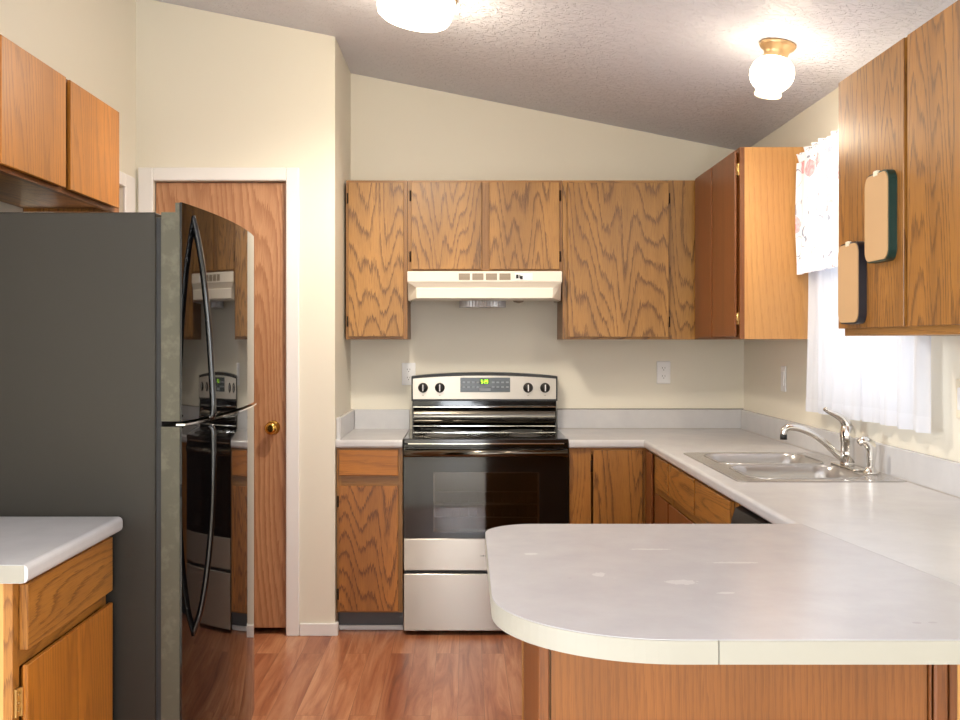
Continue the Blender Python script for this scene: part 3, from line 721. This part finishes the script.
# oven door
g0, g1, gz0, gz1 = -0.150, 0.338, .475, .752
od = MB(); yf, yb_ = 4.838, 4.870
for b in [(a0+.001, g0, .447, .866), (g1, a1-.001, .447, .866), (g0, g1, .447, gz0), (g0, g1, gz1, .866)]: od.box(b[0], b[1], yf, yb_, b[2], b[3])
odo = part('oven_door', od, 'black_gloss', rg)
sub('window_glass', MB().box(g0, g1, yf+.0005, yf+.005, gz0, gz1), 'oven_glass', odo, rg)
sub('window_border', MB().box(g0, g0+.006, yf+.012, yf+.016, gz0, gz1).box(g1-.009, g1, yf+.012, yf+.016, gz0, gz1).box(g0, g1, yf+.012, yf+.016, gz1-.004, gz1), 'rack', odo, rg)  # pale strips standing in for lines reflected in the oven glass
so_ = sub('kick_strip', MB().box(a0+.001, a1-.001, yf-.002, yb_, .300, .4465, .003), 'steel', odo, rg)
sub('maker_mark', MB().box(.066, .074, yf-.0026, yf-.0019, .366, .369).box(.076, .083, yf-.0026, yf-.0019, .365, .371).box(.085, .094, yf-.0026, yf-.0019, .366, .369), 'slot', odo, rg)
hn = MB().tube([(a0+.004, yf-.020, .842), (a1-.004, yf-.020, .842)], .0175, 16, 0.8)
hn.box(a0+.03, a0+.06, yf-.022, yf+.002, .828, .856).box(a1-.06, a1-.03, yf-.022, yf+.002, .828, .856)
sub('handle', hn, 'dark_steel', odo, rg)
part('storage_drawer', MB().box(a0+.001, a1-.001, yf-.002, 4.88, .022, .284, .003), 'steel', rg)
part('drawer_gap', MB().box(a0+.004, a1-.004, 4.862, 4.884, .285, .299), 'black', rg)
cv = MB(); th = .01
cv.box(-.20, .385, 5.30, 5.31, .40, .82).box(-.21, -.20, 4.875, 5.30, .40, .82).box(.385, .395, 4.875, 5.30, .40, .82).box(-.20, .385, 4.875, 5.30, .40, .41).box(-.20, .385, 4.875, 5.30, .81, .82)
part('oven_cavity', cv, 'cavity', rg)
for rz_, (ra, rb) in ((.535, (-.185, .37)), (.60, (-.185, .37))):
    rk = MB()
    for yy in (4.90, 5.28): rk.tube([(ra, yy, rz_), (rb, yy, rz_)], .004, 6)
    for xx in (ra, rb): rk.tube([(xx, 4.90, rz_), (xx, 5.28, rz_)], .004, 6)
    for i in range(1, 14):
        xx = ra + (rb-ra)*i/14; rk.tube([(xx, 4.90, rz_), (xx, 5.28, rz_)], .002, 6)
    part('oven_rack', rk, 'rack', rg)
# backguard
bgm = MB().box(a0+.012, a1-.008, 5.405, 5.49, CT-.01, 1.055, .004)
part('backguard', bgm, 'black_gloss', rg)
curve = [(a0+.012, 5.412), ]
scoop = [(5.404, CT+.006)] + [(5.398 - .024*math.sin(PI*q/16)**.7, CT+.026+.086*q/16) for q in range(17)] + [(5.404, CT+.114)]
part('splash_panel', MB().prism(scoop, a0+.020, a1-.016, 'x', smooth=False), 'dark_steel', rg)
part('splash_trim', MB().box(a0+.016, a1-.012, 5.372, 5.404, CT+.116, CT+.124, .002).box(a0+.016, a1-.012, 5.370, 5.380, CT+.020, CT+.025, .001), 'chrome', rg)
def arch(z0, zs, zm, x0, x1, n=20):
    return [(x0, z0), (x1, z0)] + [(x1 + (x0-x1)*i/n, zs + (zm-zs)*math.sin(PI*i/n)**0.8) for i in range(n+1)]
part('control_housing', MB().prism(arch(1.050, 1.176, 1.196, a0+.008, a1-.004), 5.385, 5.49, 'y'), 'black', rg)
cp = part('control_panel', MB().prism(arch(1.060, 1.164, 1.180, a0+.016, a1-.012), 5.378, 5.386, 'y'), 'panel_steel', rg)
ds = sub('display', MB().box(-.029, .226, 5.374, 5.379, 1.096, 1.170, .001), 'display', cp, rg)
dm = MB()
for i in range(4):
    for sgn in (0, 1):
        x = -.018 + i*.024 + sgn*.150
        for z in (1.118, 1.142): dm.box(x, x+.014, 5.3735, 5.3745, z, z+.008)
dm.box(.068, .126, 5.3735, 5.3745, 1.102, 1.116, 0)
sub('touch_pads', dm, 'display_mark', cp, rg)
sub('clock_window', MB().box(.070, .118, 5.3730, 5.3745, 1.136, 1.164), 'black', cp, rg)
seg = {'5': 'afgcd', '2': 'abged', '9': 'abcdfg'}
dg = MB()
def digit(ch, x, z, w=.0085, h=.018, t=.0020):
    y0, y1 = 5.3720, 5.3732
    R = {'a': (x, x+w, z+h-t, z+h), 'g': (x, x+w, z+h/2-t/2, z+h/2+t/2), 'd': (x, x+w, z, z+t), 'f': (x, x+t, z+h/2, z+h), 'b': (x+w-t, x+w, z+h/2, z+h), 'e': (x, x+t, z, z+h/2), 'c': (x+w-t, x+w, z, z+h/2)}
    for k in seg[ch]: a = R[k]; dg.box(a[0], a[1], y0, y1, a[2], a[3])
digit('5', .077, 1.141); digit('2', .0925, 1.141); digit('9', .104, 1.141)
dg.box(.0880, .0900, 5.3720, 5.3732, 1.146, 1.148).box(.0880, .0900, 5.3720, 5.3732, 1.153, 1.155)
sub('clock_digits', dg, 'digits', cp, rg)
for kx_ in (-.220, -.134, .318, .405):
    ko = part('control_knob', MB().lathe([(.0255, 0), (.0245, .004), (.021, .006), (.020, .020), (.016, .023), (.002, .0235)], (kx_, 5.378, 1.118), (0,-1,0), 24), 'black', rg)
    sub('pointer', MB().box(kx_-.0028, kx_+.0028, 5.350, 5.358, 1.101, 1.135, .001), 'white_plastic', ko, rg)
    sub('dial_mark', MB().box(kx_-.003, kx_+.003, 5.3772, 5.3784, 1.077, 1.081), 'hood_vent', ko, rg)

# ================================================================ RANGE HOOD
hd = thing('range_hood', 'almond under-cabinet range hood with vent slots above the range', 'range hood', (0.09, 5.3, 1.555))
h0, h1 = -0.284, 0.465; hf = 5.075; i_ = 0.042
part('hood_body', MB().box(h0, h1, 5.165, YB-.004, 1.590, HZ-.003).box(h0, h1, hf, 5.165, 1.642, HZ-.003, .003)
   .faces([(h0, hf+.002, 1.642), (h1, hf+.002, 1.642), (h1-i_, hf+.018, 1.616), (h0+i_, hf+.018, 1.616),
           (h1-i_, hf+.018, 1.566), (h0+i_, hf+.018, 1.566), (h0, hf+.05, 1.642), (h1, hf+.05, 1.642), (h0, hf+.09, 1.556), (h1, hf+.09, 1.556)],
          [(0,1,2,3), (3,2,4,5), (0,3,5,8,6), (1,7,9,4,2), (5,4,9,8)])
   .box(h0, h0+.004, 5.165, YB-.004, 1.556, 1.591).box(h1-.004, h1, 5.165, YB-.004, 1.556, 1.591), 'hood', hd)
part('front_lip', MB().box(h0+i_, h1-i_, hf+.014, hf+.020, 1.564, 1.614, .002), 'hood', hd)
for k in range(4):
    x = -.035 + k*.0655
    v = MB().box(x, x+.054, hf-.0008, hf+.001, 1.652, 1.684)
    vo_ = part('vent_slot', v, 'hood_vent', hd)
    L_ = MB()
    for q in range(5): L_.box(x+.002, x+.052, hf-.0016, hf-.0006, 1.655+q*.006, 1.6572+q*.006)
    sub('louvre', L_, 'louvre', vo_, hd)
sp_ = part('switch_panel', MB().box(.236, .322, hf-.0012, hf+.001, 1.652, 1.686, .0005), 'white_plastic', hd)
sub('switch', MB().box(.242, .254, hf-.005, hf-.001, 1.660, 1.678, .001).box(.258, .262, hf-.005, hf-.001, 1.660, 1.678, .001).box(.262, .274, hf-.006, hf-.001, 1.656, 1.672, .001), 'black', sp_, hd)
part('underside', MB().box(h0+.005, h1-.005, 5.166, YB-.006, 1.584, 1.589), 'hood_vent', hd)
fl = MB(); n = 44; r1, r2 = .117, .112; cx, cy = .083, 5.285
pts = []
for k in range(n*2):
    r = r1 if k % 2 == 0 else r2; a = PI*k/n; pts.append((cx+r*math.cos(a), cy+r*math.sin(a)))
fl.prism(pts, 1.526, 1.584, 'z'); part('filter_housing', fl, 'filter', hd)
part('hood_lamp', MB().lathe([(.004, 0), (.024, .006), (.032, .020), (.032, .040)], (.262, 5.24, 1.546)), 'hood_vent', hd)

# ================================================================ DISHWASHER
dwm = thing('dishwasher', 'black dishwasher under the counter between sink cabinet and peninsula', 'dishwasher', (1.13, 2.94, 0))
dy0, dy1 = 2.645, 3.245
part('dishwasher_body', MB().box(.85, XR-.006, dy0, dy1, .02, CB-.003), 'black', dwm)
part('door_panel', MB().box(.826, .849, dy0+.003, dy1-.003, .11, .700, .004), 'black_gloss', dwm)
pr = [(.849, .706), (.826, .706), (.818, .715), (.812, .735), (.814, .775), (.822, .812), (.832, .842), (.849, .848)]
t_ = MB(); t_.prism([(a, b) for a, b in pr], dy0+.003, dy1-.003, 'y')
pn = part('control_panel', t_, 'black', dwm)
sub('handle', MB().box(.806, .822, dy0+.18, dy1-.18, .715, .735, .004, seg=2), 'black_gloss', pn, dwm)
lb = MB()
for k in range(4): lb.box(.8105, .8135, dy1-.13-k*.035, dy1-.11-k*.035, .748, .762)
sub('button_row', lb, 'display_mark', pn, dwm)

# ================================================================ REFRIGERATOR
fr = thing('refrigerator', 'tall dark grey refrigerator with glossy black bowed doors at the left', 'refrigerator', (-1.15, 3.18, 0))
fy0, fy1 = 2.745, 3.700
part('cabinet_shell', MB().box(XL+.02, -0.811, fy0, fy1, 0.02, 1.693, .003), 'fridge', fr)
part('door_gasket', MB().box(-0.811, -0.797, fy0+.006, fy1-.006, .06, 1.680), 'rubber', fr)
part('kick_grille', MB().box(-0.80, -0.765, fy0+.03, fy1-.03, .01, .07), 'black', fr)
for q_, w_ in ((-1.42, 2.80), (-.92, 2.80), (-1.42, 3.60), (-.92, 3.60)): part('levelling_foot', MB().box(q_, q_+.04, w_, w_+.04, 0, .0205), 'black', fr)
def bow(y, off=0):
    u = (y-fy0)/(fy1-fy0); return -0.742 + 0.031*(1-(2*u-1)**2) - off
def fridge_door(z0, z1, lip):
    n = 24; ysl = [fy0+(fy1-fy0)*i/n for i in range(n+1)]
    inner = [(-0.797, fy0), ] + [(bow(y, .006), y) for y in ysl] + [(-0.797, fy1)]
    d_ = part('door', MB().prism(inner, z0, z1, 'z'), 'fridge_edge', fr)
    zt = z1 + lip; e = .012
    outer = [(bow(ysl[0], .0055), ysl[0]+.0002)] + [(bow(ysl[0], .001), ysl[0])]
    outer += [(bow(y), y) for y in ysl[1:-1]] + [(bow(ysl[-1])-.004, ysl[-1]-.012), (bow(ysl[-1])-.010, ysl[-1])]
    outer = [(bow(y, .0055)-(.006 if lip else 0)*0, y) for y in reversed(ysl)][:0] + outer
    back = [(bow(y, .0058), y) for y in reversed(ysl)]
    me = MB(); F = outer[1:]; 
    vs_ = []; fs = []
    m2 = len(F)
    for (x, y) in F: vs_ += [(x, y, z0), (x, y, zt), (x-.0058 if x > -0.75 else x-.003, y, zt), (x-.0058 if x > -0.75 else x-.003, y, z0)]
    for i in range(m2-1):
        a, b = 4*i, 4*i+4
        for k in range(4): fs.append((a+k, a+(k+1) % 4, b+(k+1) % 4, b+k))
    fs += [(0,1,2,3), (4*m2-4, 4*m2-3, 4*m2-2, 4*m2-1)]
    t = bmesh.new(); vv = [t.verts.new(v) for v in vs_]
    for f in fs: t.faces.new([vv[i] for i in f])
    bmesh.ops.recalc_face_normals(t, faces=list(t.faces))
    me._add(t, 'z', True)
    sk_ = sub('front_panel', me, 'fridge_front', d_, fr)
    es_ = sk_.modifiers.new('split', 'EDGE_SPLIT'); es_.split_angle = math.radians(40)
    if lip: sub('top_cap', MB().prism([(bow(y, .0075), y) for y in ysl] + [(bow(y, .018), y) for y in reversed(ysl)], z1, zt-.001, 'z'), 'fridge_edge', d_, fr)
    return d_
dF = fridge_door(1.146, 1.693, .026); dR = fridge_door(.075, 1.132, 0)
hy = 2.825
hp = smooth_path([(-.736, hy, 1.692), (-.722, hy, 1.63), (-.708, hy, 1.545), (-.693, hy, 1.40), (-.684, hy, 1.26), (-.681, hy, 1.165), (-.690, hy, 1.150)])
sub('handle', MB().tube(hp, .0085, 12, 1.0), 'black_gloss', dF, fr)
hp = smooth_path([(-.690, hy, 1.128), (-.681, hy, 1.112), (-.680, hy, 1.02), (-.683, hy, .90), (-.694, hy, .76), (-.712, hy, .64), (-.735, hy, .565)])
sub('handle', MB().tube(hp, .0085, 12, 1.0), 'black_gloss', dR, fr)
n = 20; ysl = [fy0+.01+(fy1-fy0-.02)*i/n for i in range(n+1)]
st = MB(); st.prism([(bow(y, -.004), y) for y in ysl] + [(bow(y, .02), y) for y in reversed(ysl)], 1.134, 1.139, 'z')
sub('split_trim', st, 'chrome', dR, fr)
part('hinge_cover', MB().box(-.86, -.80, fy1-.10, fy1-.02, 1.693, 1.712, .004), 'black', fr)

# ================================================================ WALL PLATES
def outlet(label, loc, rotz, name='electrical_outlet'):
    r = thing(name, label, 'outlet', loc, rotz)
    pl = obj('cover_plate', MB().box(-.036, .036, -.006, 0, -.0585, .0585, .0035, seg=2), 'white_plastic', r)
    for z in (.021, -.021):
        rc = obj('receptacle', MB().prism([(x, z+q) for x, q in [(.017, -.008), (.017, .008), (.010, .0145), (-.010, .0145), (-.017, .008), (-.017, -.008), (-.010, -.0145), (.010, -.0145)]], -.0085, -.005, 'y'), 'white_plastic', r)
        s_ = MB().box(-.0075, -.0055, -.0092, -.0084, z-.001, z+.007).box(.0055, .0075, -.0092, -.0084, z-.001, z+.007).box(-.002, .002, -.0092, -.0084, z-.010, z-.006)
        obj('slots', s_, 'slot', rc)
    return r
o1 = outlet('white duplex outlet on the back wall to the right of the range', (1.034, YB-.0005, 1.193), 0)
dup(o1, (-0.300, YB-.0005, 1.185), 0, 'white duplex outlet half hidden behind left end of the range back panel')
def switch(label, loc, rotz, gangs):
    r = thing('light_switch', label, 'light switch', loc, rotz); w_ = .035 + .023*(gangs-1)
    obj('cover_plate', MB().box(-w_, w_, -.006, 0, -.0585, .0585, .0035, seg=2), 'ivory_plastic' if gangs == 2 else 'white_plastic', r)
    for k in range(gangs):
        x = (k-(gangs-1)/2)*.046
        obj('rocker', MB().box(x-.016, x+.016, -.010, -.005, -.033, .033, .0015), 'white_plastic', r)
    return r
switch('white switch plate on right wall between the corner and the curtains', (XR-.0005, 4.80, 1.185), -PI/2, 1)
switch('double switch plate on right wall at photo edge under near wall cabinet', (XR-.0005, 3.05, 1.187), -PI/2, 2)

# ================================================================ PADS ON THE CABINET DOOR
def pad(label, y0, y1, z0, z1, rimmat):
    r = thing('door_pad', label, 'cork board', (NX-.021, (y0+y1)/2, z0), 0, 'tan pads on the cabinet door')
    xf = NX-.0205; d = .022
    rr = rrect(y0, y1, z0, z1, .032, 8)
    part('rim', MB().prism(rr, xf-d, xf, 'x'), rimmat, r)
    rr = rrect(y0+.0045, y1-.0045, z0+.0045, z1-.0045, .029, 8)
    part('face', MB().prism(rr, xf-d-.003, xf-d+.0005, 'x'), 'cork', r)
    c_ = (y0+y1)/2; part('clip', MB().box(xf-d-.005, xf-d+.004, c_-.013, c_+.013, z1-.010, z1+.004, .001), 'ivory_plastic', r)
pad('tan rounded pad with dark green rim, the higher one on the near cabinet door', 2.775, 2.940, 1.571, 1.815, 'dark_green')
pad('tan rounded pad with dark navy rim, the lower one at the door edge', 2.985, 3.150, 1.406, 1.643, 'navy')

# ================================================================ CURTAINS
def curtain(name, label, y0, y1, z0, z1, xc, amp, waves, mat, seed, hem=None, flare=0.0, scallop=0.0):
    rnd = random.Random(seed); ph = [rnd.uniform(0, 6.28) for _ in range(4)]
    def X(u, v):   # v 0 bottom .. 1 top
        a = amp*(1.0 - 0.35*v)
        return xc - flare*(1-v) + a*(math.sin(2*PI*waves*u + ph[0] + .5*math.sin(3*v+ph[1])) + .45*math.sin(2*PI*waves*2.3*u + ph[2] + v) + .25*math.sin(5.1*v+ph[3]+8*u))
    def grid(m, va, vb, nu, nv, off=0):
        t = bmesh.new(); uvl = t.loops.layers.uv.new('UVMap'); V_ = []
        for j in range(nv+1):
            v = va + (vb-va)*j/nv
            for i in range(nu+1):
                u = i/nu
                z = z0 + (z1-z0)*v + scallop*math.sin(u*PI*waves*1.3+ph[1])*(1-v)
                V_.append(t.verts.new((X(u, v)+off, y0+(y1-y0)*u + .004*math.sin(9*v+ph[2]), z)))
        for j in range(nv):
            for i in range(nu):
                f = t.faces.new((V_[j*(nu+1)+i], V_[j*(nu+1)+i+1], V_[(j+1)*(nu+1)+i+1], V_[(j+1)*(nu+1)+i])); f.smooth = True
        me = bpy.data.meshes.new('t'); t.to_mesh(me); t.free(); n0 = len(m.bm.faces); m.bm.from_mesh(me); m.bm.faces.ensure_lookup_table()
        for f in m.bm.faces[n0:]:
            for l in f.loops: l[m.uv].uv = (l.vert.co.y*1.25 + seed, l.vert.co.z)
        return m
    r = thing(name, label, 'curtain', (xc, (y0+y1)/2, z0))
    h = .05/(z1-z0)
    part('cloth', grid(MB(), h if hem else 0, 1, 110, 26), mat, r)
    if hem: part('hem', grid(MB(), 0, h, 110, 3, -.001), hem, r)
    return r
curtain('sheer_curtain', 'white sheer curtain panel at the far side, beside the end panel of the corner cabinet', 3.735, 4.290, 1.073, 2.055, 1.397, .012, 4, 'sheer', 3, 'hem', .006)
curtain('sheer_curtain', 'white sheer curtain panel on near side, hanging below the near wall cabinet', 3.165, 3.742, 1.077, 2.055, 1.402, .013, 4, 'sheer', 11, 'hem', .004)
va_ = curtain('valance', 'white valance printed with pink flowers and grey leaves above the sheer curtains', 3.17, 4.298, 1.628, 2.085, 1.365, .013, 9, 'floral', 5, None, .012)
# gathered header above the rod pocket
t_ = MB(); pts = []
nu = 160; rnd = random.Random(4); vs_ = []
for j in range(5):
    for i in range(nu+1):
        u = i/nu; v = j/4
        vs_.append((1.365+(.004+.012*v)*math.sin(u*2*PI*26+.8*math.sin(u*31)), 3.17+1.128*u, 2.085+v*(.040+.009*math.sin(u*70+1.3*math.sin(u*23)))))
fs = [(j*(nu+1)+i, j*(nu+1)+i+1, (j+1)*(nu+1)+i+1, (j+1)*(nu+1)+i) for j in range(4) for i in range(nu)]
t_.faces(vs_, fs, smooth=True); part('ruffle', t_, 'floral', va_)
rod = thing('curtain_rod', 'white curtain rod across the sink window, threaded through the floral valance', 'curtain rod', (1.40, 3.73, 2.07))
part('rod', MB().tube([(1.384, 3.18, 2.072), (1.384, 4.285, 2.072)], .006, 10), 'white_plastic', rod)
part('bracket', MB().box(1.386, XR-.001, 3.174, 3.182, 2.06, 2.085), 'white_plastic', rod)
part('bracket', MB().box(1.386, XR-.001, 4.283, 4.291, 2.06, 2.085), 'white_plastic', rod)

# ================================================================ CEILING LAMPS
nrm = Vector((-0.2, 0, -1)).normalized()      # straight away from the sloped ceiling
def cpt(x, y): return Vector((x, y, cz(x)))
g0_ = cpt(1.114, 3.75)
gscale = 0.93
gl = thing('globe_ceiling_light', 'small brass ceiling light with a glowing round glass globe, above the sink', 'ceiling light', g0_)
part('canopy', MB().lathe([(.064, 0), (.066, .006), (.060, .016), (.046, .026), (.040, .050), (.045, .056), (.03, .058)], g0_, nrm), 'lamp_base', gl)
gp = [(a*gscale, .05+(b-.05)*gscale) for a, b in [(.038, .050), (.060, .060), (.076, .080), (.084, .105), (.083, .128), (.074, .150), (.058, .168), (.050, .174)]]
part('glass_globe', MB().lathe(gp, g0_, nrm), 'lamp_glass', gl)
part('glass_neck', MB().lathe([(.0465, .1653), (.045, .170), (.048, .184), (.0465, .188), (.02, .188)], g0_, nrm), 'lamp_clear', gl)
g1_ = cpt(-0.178, 3.95)
gd = thing('drum_ceiling_light', 'large flush ceiling light with glowing white glass drum at the top edge', 'ceiling light', g1_)
part('canopy', MB().lathe([(.150, 0), (.150, .014), (.12, .016)], g1_, nrm), 'lamp_base', gd)
part('glass_drum', MB().lathe([(.120, .014), (.143, .016), (.146, .040), (.143, .085), (.134, .108), (.115, .120), (.075, .129), (.02, .132)], g1_, nrm), 'lamp_glass', gd)
def bulb(name, p, power):
    d = bpy.data.lights.new(name, 'POINT'); d.energy = power; d.color = (1.0, 0.86, 0.66); d.shadow_soft_size = 0.05
    o = bpy.data.objects.new(name, d); o.location = p; C.objects.link(o)
bulb('globe_bulb', g0_ + nrm*0.34, 2.5)
bulb('drum_bulb', g1_ + nrm*0.34, 6)
def downlight(name, p, power):
    d = bpy.data.lights.new(name, 'SPOT'); d.energy = power; d.color = (1.0, 0.90, 0.76); d.shadow_soft_size = 0.10
    d.spot_size = math.radians(172); d.spot_blend = 0.6
    o = bpy.data.objects.new(name, d); o.location = p; C.objects.link(o)
    o.rotation_euler = Vector((0, 0, -1)).rotation_difference(Vector((0, 0, -1))).to_euler()
downlight('globe_downlight', g0_ + nrm*0.21, 9)
downlight('drum_downlight', g1_ + nrm*0.15, 62)
